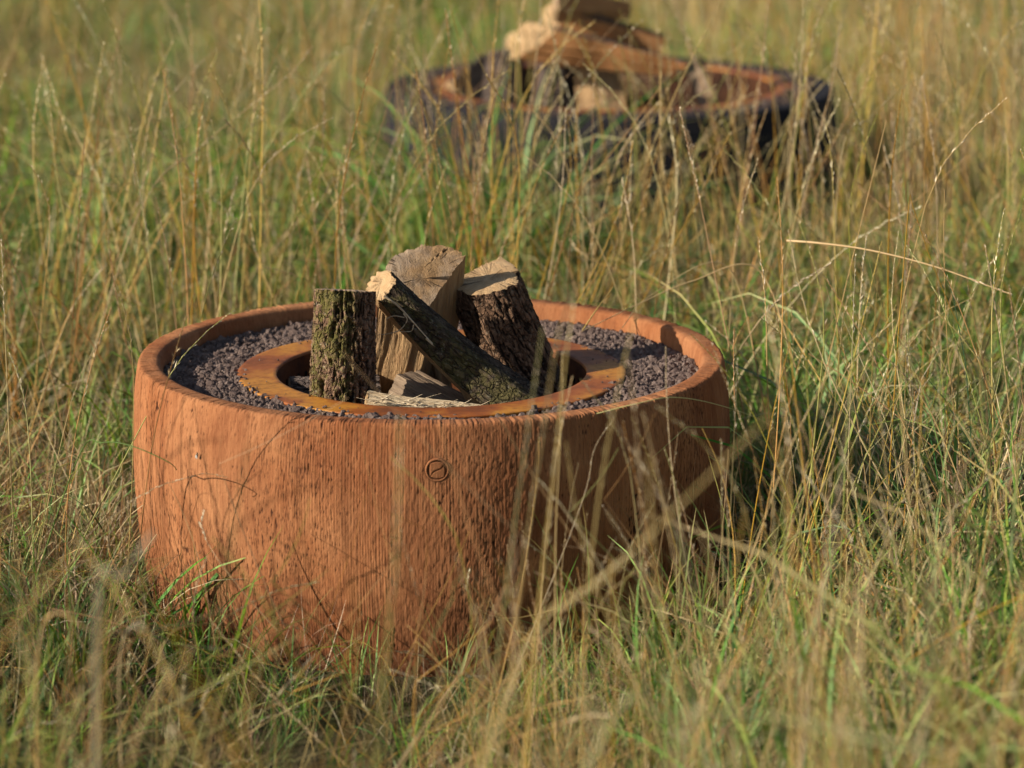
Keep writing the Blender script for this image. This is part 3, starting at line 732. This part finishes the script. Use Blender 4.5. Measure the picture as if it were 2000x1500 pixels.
# ------------------------------------------------------------------ grass meshes
def blade_tuft(nb, spread, lmin, lmax, wid, lean, curv, palette, seed, tipcol=None, seg=6, drift=.6, rootdark=.55):
    g = np.random.default_rng(seed)
    az = g.uniform(0, 2 * np.pi, nb); L = g.uniform(lmin, lmax, nb); rr = spread * np.sqrt(g.uniform(0, 1, nb)); pa = g.uniform(0, 2 * np.pi, nb)
    le = np.abs(g.normal(0, lean, nb)) + .05; cu = g.uniform(curv[0], curv[1], nb); wd = wid * g.uniform(.6, 1.3, nb); dr = g.normal(0, drift, nb)
    t = np.linspace(0, 1, seg + 1); th = le[:, None] + cu[:, None] * t[None] ** 1.6
    A = az[:, None] + dr[:, None] * t[None] ** 1.2
    st = (L / seg)[:, None]
    dx = np.sin(th) * np.cos(A) * st; dy = np.sin(th) * np.sin(A) * st; dz = np.cos(th) * st
    def cum(d): return np.concatenate([np.zeros((nb, 1)), np.cumsum(d[:, :-1], 1)], 1)
    X = cum(dx) + (rr * np.cos(pa))[:, None]; Y = cum(dy) + (rr * np.sin(pa))[:, None]; Z = cum(dz)
    tw = g.uniform(-1.2, 1.2, nb)[:, None] + g.normal(0, 1.0, nb)[:, None] * t[None]
    sx = -np.sin(A) * np.cos(tw); sy = np.cos(A) * np.cos(tw); sz = np.sin(tw) * .8
    w = wd[:, None] * (.55 + .45 * np.minimum(1, t * 4)) * (1 - t ** 2.2)[None] * .5 + .00012
    V = np.stack([np.stack([X + sx * w, Y + sy * w, Z + sz * w], -1), np.stack([X - sx * w, Y - sy * w, Z - sz * w], -1)], 2)
    b = np.arange(nb)[:, None] * (seg + 1) * 2; i = np.arange(seg)[None] * 2
    F = np.stack([b + i, b + i + 1, b + i + 3, b + i + 2], -1).reshape(-1, 4)
    pal = np.array(palette); ci = pal[g.integers(0, len(pal), nb)] * g.uniform(.55, 1.4, (nb, 1))
    C = np.repeat(ci[:, None, :], seg + 1, 1)
    if tipcol is not None:
        k = (g.uniform(0, 1, nb) < .45)[:, None, None] * sstep(.55, 1, t)[None, :, None]
        C = C * (1 - k) + np.array(tipcol) * k
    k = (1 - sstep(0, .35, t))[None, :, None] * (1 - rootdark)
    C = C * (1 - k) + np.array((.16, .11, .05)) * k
    C = np.repeat(C[:, :, None, :], 2, 2)
    return V.reshape(-1, 3), F, C.reshape(-1, 3)

G = [(.13, .24, .035), (.175, .29, .05), (.095, .20, .035), (.21, .30, .065), (.25, .30, .08), (.08, .19, .045)]
Dp = [(.44, .31, .15), (.33, .21, .10), (.52, .40, .21), (.22, .14, .07), (.40, .24, .10), (.50, .39, .24), (.32, .27, .11)]
greens = []; dries = []
for i in range(7):
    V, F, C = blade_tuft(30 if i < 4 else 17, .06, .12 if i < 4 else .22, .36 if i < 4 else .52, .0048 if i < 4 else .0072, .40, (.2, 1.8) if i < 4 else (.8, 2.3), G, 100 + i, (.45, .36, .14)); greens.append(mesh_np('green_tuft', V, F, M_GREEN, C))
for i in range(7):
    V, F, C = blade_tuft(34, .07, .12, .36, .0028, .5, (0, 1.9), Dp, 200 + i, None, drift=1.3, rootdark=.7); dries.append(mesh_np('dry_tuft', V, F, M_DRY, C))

def stalk_geo(path, r0, r1, head, g, col, headcol, sides=3, spik=26, slen=.012, sw=.0023, spread=.36):
    """returns V,F,C for one stalk; head = fraction of the path where the seed head begins (>=1: none)"""
    n = len(path); t = np.linspace(0, 1, n)
    V, F = tube_mesh([(path, r0 + (r1 - r0) * t)], None, sides=sides)
    C = np.repeat((np.array(col)[None] * (1 - t[:, None] ** 2 * .2) + 0 * t[:, None]), sides, 0)
    if head < 1:
        hv = []; hf = []; hc = []; o = len(V)
        T = np.gradient(path, axis=0); T /= np.linalg.norm(T, axis=1)[:, None] + 1e-9
        for k in range(spik):
            u = head + (1 - head) * (k + g.uniform(0, .7)) / spik; q = u * (n - 1); i = min(int(q), n - 2); p = path[i] * (1 - (q - i)) + path[i + 1] * (q - i); d = T[i]
            a = g.uniform(0, 6.28); ref = np.array([math.cos(a), math.sin(a), .2]); s = np.cross(d, ref); s /= np.linalg.norm(s) + 1e-9
            e = np.cross(d, s)
            dd = d * math.cos(spread) + s * math.sin(spread) * g.uniform(.4, 1.3); dd /= np.linalg.norm(dd); ll = slen * g.uniform(.6, 1.3) * (1.1 - .5 * (u - head) / (1 - head))
            w = sw * g.uniform(.6, 1.2) * .5
            e2 = np.cross(dd, e)
            pts = [p, p + dd * ll * .45 + e * w, p + dd * ll, p + dd * ll * .45 - e * w, p + dd * ll * .45 + e2 * w]
            hv += pts; hf += [(o, o + 1, o + 4), (o + 1, o + 2, o + 4), (o + 2, o + 3, o + 4), (o + 3, o, o + 4)]; o += 5
            hc += [np.array(headcol) * g.uniform(.75, 1.3)] * 5
        return np.concatenate([V, hv]), F, np.array(hf), np.concatenate([C, hc])
    return V, F, np.zeros((0, 3), int), C

SC = [(.50, .30, .09), (.56, .37, .13), (.48, .26, .075), (.44, .33, .12), (.54, .40, .19), (.38, .20, .075), (.32, .30, .08)]
HC = [(.58, .46, .28), (.50, .38, .22), (.64, .54, .37), (.46, .36, .21)]
def stalk_clump(ns, seed, hmin=.5, hmax=.85, spread=.05, headp=.85, lean=.23, thin=1.0, curl=.28):
    g = np.random.default_rng(seed); V = []; F4 = []; F3 = []; C = []; o = 0
    for k in range(ns):
        L = g.uniform(hmin, hmax); az = g.uniform(0, 6.28); le = abs(g.normal(0, lean)); cu = g.normal(0, curl); n = 12 if L > .3 else 8
        t = np.linspace(0, 1, n); th = le + cu * t ** 2; A = az + g.normal(0, .4) * t + .06 * np.sin(t * 9 + g.uniform(0, 6))
        st = L / (n - 1)
        has = g.uniform() < headp
        th = th + (sstep(.72, 1, t) * g.uniform(-.2, .7) if has else 0)
        P = np.stack([np.cumsum(np.sin(th) * np.cos(A)) * st, np.cumsum(np.sin(th) * np.sin(A)) * st, np.cumsum(np.cos(th)) * st], -1); P -= P[0]
        P[:, 0] += g.normal(0, spread); P[:, 1] += g.normal(0, spread)
        if g.uniform() < (.5 if not has else .07):   # broken stalk
            kk = int(n * .65); P[kk:] = P[kk] + (P[kk:] - P[kk]) * np.array([2.2, 2.2, -.6])
        col = np.array(SC[g.integers(len(SC))]) * g.uniform(.8, 1.2)
        v, f4, f3, c = stalk_geo(P, .0014 * thin * g.uniform(.7, 1.35), .0007 * thin, g.uniform(.70, .80) if has else 1.1, g, col, HC[g.integers(len(HC))], spik=int(g.integers(16, 30)))
        V.append(v); C.append(c); F4.append(f4 + o)
        if len(f3): F3.append(f3 + o)
        o += len(v)
    # a few dry leaves on the stalks
    return mesh_np('stalk_clump', np.concatenate(V), [np.concatenate(F4)] + ([np.concatenate(F3)] if F3 else []), M_STALK, np.concatenate(C))
stalks = [stalk_clump(int(rng.integers(3, 7)), 300 + i) for i in range(12)]
straws = [stalk_clump(8, 400 + i, .2, .5, .12, .25, .5, .7, 1.1) for i in range(5)]
c_green = hidden_collection('green_tuft', greens); c_dry = hidden_collection('dry_tuft', dries)
c_stalk = hidden_collection('stalk_clump', stalks); c_straw = hidden_collection('fallen_straw', straws)

# ------------------------------------------------------------------ where the grass grows
def gz(x, y):
    d = np.minimum(np.hypot(x, y), np.hypot(x - .4, y - 3.25))
    return .03 * vnoise(x * .9, y * .9, 0.0, 5) * np.clip((d - .8) / 1.5, 0, 1) - .01

def points(dens, margin):
    """jittered points over the meadow, thinned away from the camera's surroundings"""
    x0, x1, y0, y1 = -6.5, 6.5, -4.9, 20.0
    n = int(dens * (x1 - x0) * (y1 - y0)); x = rng.uniform(x0, x1, n); y = rng.uniform(y0, y1, n)
    vis = np.abs(x - .1375) < (y + 5.55) * .16 + 1.6       # fuller near the view, thinner to the far sides
    keep = vis | (rng.uniform(0, 1, n) < .35)
    keep &= np.hypot(x, y) > .515 + margin; keep &= np.hypot(x - .4, y - 3.25) > .61 + margin
    return x[keep], y[keep]

def low_zone(x, y):
    """0..1 : flattened grass in front of the terracotta pot (left of centre)"""
    a = np.exp(-(((x + .18) / .55) ** 2 + ((y + .85) / .42) ** 2))
    b = np.exp(-(((x + .05) / .42) ** 2 + ((y + 1.5) / .7) ** 2)) * .8
    return np.clip(a + b, 0, 1)

def tall(x, y):
    lat = (x - .1375) / (y + 5.55) * 5.55
    r = .92 + .4 * sstep(.35, .75, lat) * sstep(-3.2, -2.2, y) * (1 - sstep(.2, .9, y))
    return r + (.12 + .35 * (1 - sstep(.1, .5, x))) * np.exp(-((y - 2.0) / .6) ** 2)

# green
x, y = points(125, .03); gm = fbm(x * 1.1, y * .8, 3.0, 3, 50); front = sstep(-.3, -1.0, y)
lat = (x - .1375) / (y + 5.55) * 5.55; dryside = sstep(.1, .45, lat) * (1 - sstep(.1, .8, y))
holes = sstep(.12, .4, fbm(x * 2.6, y * 2.6, 6.0, 2, 99))
pr = .95 + .65 * gm - .38 * dryside - .5 * holes * (y > -.3)
k = rng.uniform(0, 1, len(x)) < pr; x, y = x[k], y[k]; gm = gm[k]
lz = low_zone(x, y)
s = rng.uniform(.65, 1.15, len(x)) * (1 - .5 * lz) * (1 + .25 * np.clip(gm, -1, 1)) * tall(x, y) * (1 + .45 * fbm(x * 3.2, y * 3.2, 1.0, 2, 88))
rot = np.stack([rng.normal(0, .16, len(x)), rng.normal(0, .16, len(x)), rng.uniform(0, 6.28, len(x))], -1)
scatter('green_grass', 'green grass blades growing thickly among the dry stalks', c_green, np.stack([x, y, gz(x, y)], -1), rot, np.stack([s, s, s], -1), np.where((y < -.4) & (np.abs((x - .1375) / (y + 5.55) * 5.55 + .05) < 1.1), rng.integers(0, 4, len(x)), rng.integers(0, 7, len(x))))
# dry understory
x, y = points(125, .03); gm = fbm(x * 1.1, y * .8, 3.0, 3, 50)
k = rng.uniform(0, 1, len(x)) < (.50 - .75 * gm - .3 * sstep(.12, .4, fbm(x * 2.6, y * 2.6, 6.0, 2, 99)) * (y > -.3) + .3 * sstep(-.6, -1.6, y) + .3 * sstep(.1, .45, (x - .1375) / (y + 5.55) * 5.55)); x, y = x[k], y[k]
lz = low_zone(x, y); s = rng.uniform(.6, 1.25, len(x)) * (1 - .5 * lz) * tall(x, y)
rot = np.stack([rng.normal(0, .25, len(x)), rng.normal(0, .25, len(x)), rng.uniform(0, 6.28, len(x))], -1)
scatter('dry_grass', 'tangle of brown and tan dead grass between the green blades', c_dry, np.stack([x, y, gz(x, y)], -1), rot, np.stack([s, s, s], -1), rng.integers(0, 7, len(x)))
# fallen straw
x, y = points(24, .22)
xa = rng.normal(.05, .5, 60); ya = rng.uniform(-2.6, -.9, 60); x = np.concatenate([x, xa]); y = np.concatenate([y, ya]); lz = low_zone(x, y)
til = rng.uniform(.7, 1.35, len(x)); az = rng.uniform(0, 6.28, len(x)); s = rng.uniform(.6, 1.1, len(x))
z = gz(x, y) + rng.uniform(.02, .18, len(x)) * (1 - .7 * lz)
scatter('fallen_straw', 'fallen straw lying criss cross over the lower grass', c_straw, np.stack([x, y, z], -1), np.stack([til, 0 * til, az], -1), np.stack([s, s, s], -1), rng.integers(0, 5, len(x)))
# standing stalks
x, y = points(50, .07)
sm = fbm(x * 1.6, y * 1.2, 9.0, 3, 150)
pr = (.33 + 1.25 * sm) * (1 + .45 * np.exp(-((y - 1.0) / .45) ** 2)) * (1 - .45 * sstep(4, 7, y)) * (1 - .55 * np.exp(-((y - 2.3) / .5) ** 2) * (x > .1))
cor = (y < -.45) & (y > -4.2) & (np.abs(x - .05) < 1.0)           # between the camera and the pot
lateral = (x - .1375) / (y + 5.55) * 5.55                        # how far to the side of the view
fr = sstep(-.12, .15, lateral) * .95 + .14 + .16 * (y < -1.9) + .45 * sstep(-.5, -.75, lateral) + 1.6 * ((x < -1.25) & (x > -2.7) & (y > -2.2))
pr = np.where(y < -.45, fr * (.40 + .7 * np.clip(sm + .3, 0, 1)), pr)
k = rng.uniform(0, 1, len(x)) < pr; x, y = x[k], y[k]
# loose groups of tall stalks well in front of the pots, nearer the viewer
xv = np.concatenate([rng.normal(c0, .07, k0) for c0, k0 in ((-.04, 3), (.08, 3), (.22, 6), (.34, 6), (.46, 5))])
yv = rng.uniform(-3.1, -1.5, len(xv)); x = np.concatenate([x, xv]); y = np.concatenate([y, yv])
lz = low_zone(x, y) * (y > -1.5); s = rng.uniform(.75, 1.12, len(x)) * (1 - .5 * lz) * (1 + .22 * sstep(.3, .9, y)) * (1 + .3 * ((x < -1.25) & (y > -2.2) & (y < -.2)))
rx = rng.normal(0, .15, len(x)); ry = rng.normal(.03, .15, len(x))
d1 = np.hypot(x, y); near = np.exp(-((d1 - .55) / .2) ** 2)
# rotate small tilts so that stalks next to the pot lean away from it
tx = -y / d1 * .18 * near; ty = x / d1 * .18 * near
rot = np.stack([rx * (1 - near * .7) + tx, ry * (1 - near * .7) + ty, rng.uniform(0, 6.28, len(x))], -1)
scatter('standing_stalks', 'tall golden flowering grass stalks standing all over the meadow', c_stalk, np.stack([x, y, gz(x, y)], -1), rot, np.stack([s, s, s], -1), rng.integers(0, 12, len(x)))

# ------------------------------------------------------------------ single stalks that can be pointed out
def one_stalk(label, pts, r=.0013, head=.75, col=(.5, .35, .14), headcol=(.56, .46, .30), spik=34, slen=.011, sw=.002, seed=1, spread=.3, mat=None):
    g = np.random.default_rng(seed)
    P = catmull(pts, 9); base = P[0].copy(); P = P - base
    # distribute by arc length
    d = np.concatenate([[0], np.cumsum(np.linalg.norm(np.diff(P, axis=0), axis=1))]); u = np.linspace(0, d[-1], 60)
    P = np.stack([np.interp(u, d, P[:, i]) for i in range(3)], -1)
    v, f4, f3, c = stalk_geo(P, r, r * .45, head, g, col, headcol, sides=5, spik=spik, slen=slen, sw=sw, spread=spread)
    o = link('grass_stalk', mesh_np('grass_stalk', v, [f4, f3], mat or M_STALK, c)); o.location = base
    o['label'] = label; o['category'] = 'grass stalk'; o['group'] = 'single stalks standing out of the grass'
A = lambda px, py, Y: tuple(at(px, py, Y))
one_stalk('long straw lying almost level across the stalks right of the pot, seed head drooping', [A(1537, 470, .2), A(1600, 475, .17), A(1700, 489, .14), A(1830, 522, .1), A(1975, 575, .05)], .0022, .80, seed=2)
one_stalk('thin straw broken into an upturned V at the right side', [(.80, -.25, 0), A(1730, 1165, -.25), A(1745, 800, -.22), A(1765, 520, -.2), A(1777, 387, -.2), A(1782, 400, -.2), A(1820, 512, -.2), A(1865, 620, -.2), A(1890, 655, -.2)], .0013, 1.1, col=(.48, .27, .09), seed=3)
one_stalk('thick blurred seed head slanting across the right foreground of the pot', [(.0, -2.3, .15), A(1010, 1300, -2.3), A(1180, 1130, -2.35), A(1340, 975, -2.4), A(1500, 815, -2.45)], .0017, .35, spik=80, slen=.012, sw=.0024, seed=4, spread=.2)
one_stalk('blurred seed head slanting in front of the lower right of the pot', [(.02, -2.0, .1), A(1020, 1290, -2.0), A(1120, 1175, -2.0), A(1230, 1080, -2.0)], .0016, .55, spik=60, seed=5)
one_stalk('blurred yellow straw arching along the lower right edge', [(.0, -2.6, .12), A(1180, 1435, -2.6), A(1290, 1405, -2.6), A(1480, 1395, -2.6), A(1680, 1440, -2.65), A(1850, 1470, -2.7)], .0032, 1.1, col=(.42, .38, .14), seed=6)
one_stalk('broad blurred stem rising in the shade left of the pot', [A(170, 1240, -2.4)[:2] + (.1,), A(190, 1210, -2.4), A(240, 1130, -2.4), A(300, 1040, -2.4)], .0045, 1.1, col=(.36, .30, .18), seed=7)
one_stalk('long straw with a fine seed head crossing the foot of the pot from the left', [A(300, 1275, -1.0)[:2] + (.05,), A(320, 1256, -1.0), A(430, 1210, -.95), A(540, 1155, -.9), A(625, 1136, -.88)], .0014, .66, seed=8, slen=.010)
one_stalk('blurred straw lying level across the lower left grass', [A(60, 1240, -1.7)[:2] + (.1,), A(80, 1235, -1.7), A(200, 1238, -1.7), A(330, 1225, -1.6), A(440, 1190, -1.5)], .0022, .5, seed=9, spik=50)
one_stalk('fine straw lying level above the lower left grass', [A(230, 1250, -1.4)[:2] + (.08,), A(240, 1250, -1.4), A(340, 1258, -1.35), A(445, 1270, -1.3)], .0018, .6, seed=10)
one_stalk('bent straw resting over the right rim onto the gravel', [(.66, .42, .3), A(1480, 525, .42), A(1350, 550, .38), A(1255, 590, .32), A(1135, 648, .22)], .0016, 1.1, col=(.52, .38, .18), seed=11)
one_stalk('second bent straw dipping onto the gravel near the right rim', [(.6, .4, .25), A(1420, 520, .42), A(1270, 578, .36), A(1215, 640, .26)], .0015, 1.1, col=(.48, .34, .16), seed=12)
one_stalk('short straw leaning up steeply over the back right rim', [A(1138, 645, .24), A(1165, 605, .26), A(1190, 572, .3), A(1197, 560, .32)], .0016, 1.1, seed=13)
one_stalk('hair thin straw drooping off the front right rim', [A(1165, 808, -.5), A(1245, 788, -.49), A(1315, 776, -.46), A(1400, 790, -.42), A(1495, 825, -.38), A(1560, 880, -.36)], .0009, 1.1, col=(.45, .40, .15), seed=14)
one_stalk('blurred pale stalk with its tip before the diagonal branch', [(.09, -1.75, 0), A(1010, 1200, -1.75), A(1060, 850, -1.78), A(1090, 660, -1.8), A(1125, 560, -1.8)], .0016, .62, spik=44, seed=15, slen=.013, sw=.003)
one_stalk('blurred pale stalk with its tip before the right hand log', [(.13, -1.6, 0), A(1050, 1200, -1.6), A(1085, 900, -1.62), A(1105, 700, -1.62), A(1120, 600, -1.6)], .0016, .62, spik=44, seed=16, slen=.013, sw=.003)
one_stalk('blurred green brown stalk before the middle of the pile', [(.07, -1.7, 0), A(985, 1180, -1.7), A(1030, 850, -1.7), A(1060, 640, -1.7)], .0016, .7, col=(.30, .27, .08), spik=40, seed=17)
one_stalk('stalk rising before the lower right wall with a small seed head', [(.09, -.9, 0), A(1010, 1190, -.85), A(1040, 1010, -.8), A(1050, 920, -.8), A(1052, 855, -.8)], .0012, .6, seed=18, slen=.008)
one_stalk('slim stalk leaning right before the dark right wall', [(.1, -.8, 0), A(1130, 1000, -.7), A(1160, 880, -.68), A(1200, 815, -.66)], .0012, .6, seed=19, slen=.008)
one_stalk('stalk crossing the steel ring with its tip over the bowl', [(.20, -1.05, 0), A(1085, 1080, -1.0), A(1095, 850, -1.0), A(1098, 690, -1.0)], .0011, .78, seed=20, slen=.007)
one_stalk('second slim stalk crossing the steel ring beside its twin', [(.16, -1.0, 0), A(1065, 1080, -.95), A(1095, 850, -.95), A(1118, 735, -.95)], .0011, .78, seed=21, slen=.007)
one_stalk('faded straw arching over the left wall of the pot', [(-.74, -.55, 0), A(205, 1030, -.6), A(290, 960, -.62), A(360, 935, -.62), A(400, 925, -.6), A(445, 932, -.6)], .0007, .7, seed=22, slen=.008)
one_stalk('green blade lying against the upper left wall of the pot', [(-.68, -.35, 0), A(150, 900, -.38), A(200, 865, -.42), A(260, 872, -.46), A(330, 903, -.48), A(345, 918, -.47)], .0016, 1.1, col=(.11, .19, .06), seed=23, mat=M_GREEN)
one_stalk('big pale stalk leaning right at the upper left', [(-.75, .7, 0), A(270, 420, .9), A(400, 280, 1.0), A(560, 150, 1.05), A(610, 90, 1.1)], .0016, .55, seed=25, slen=.012, spik=50)
one_stalk('dark lone straw pointing left at the far left', [(-.6, 1.2, .1), A(330, 400, 1.0), A(200, 358, .9), A(105, 330, .85)], .0013, .6, seed=26)
one_stalk('tall stalk leaning right before the left of the black pot', [(-.35, 1.3, 0), A(750, 330, 1.4), A(800, 200, 1.45), A(885, 10, 1.5)], .0018, .6, seed=27, col=(.54, .40, .2), slen=.011)
one_stalk('pale stalk standing before the right side of the black pot', [(.62, 1.0, 0), A(1590, 300, 1.1), A(1625, 170, 1.15), A(1640, 50, 1.2)], .0017, .45, seed=28, slen=.012, spik=50)
one_stalk('stalk arching right with nodding pale head at the upper right', [(.75, .7, 0), A(1640, 330, .8), A(1700, 230, .85), A(1780, 160, .9), A(1860, 130, .9)], .0014, .6, seed=29, slen=.011, spik=40)
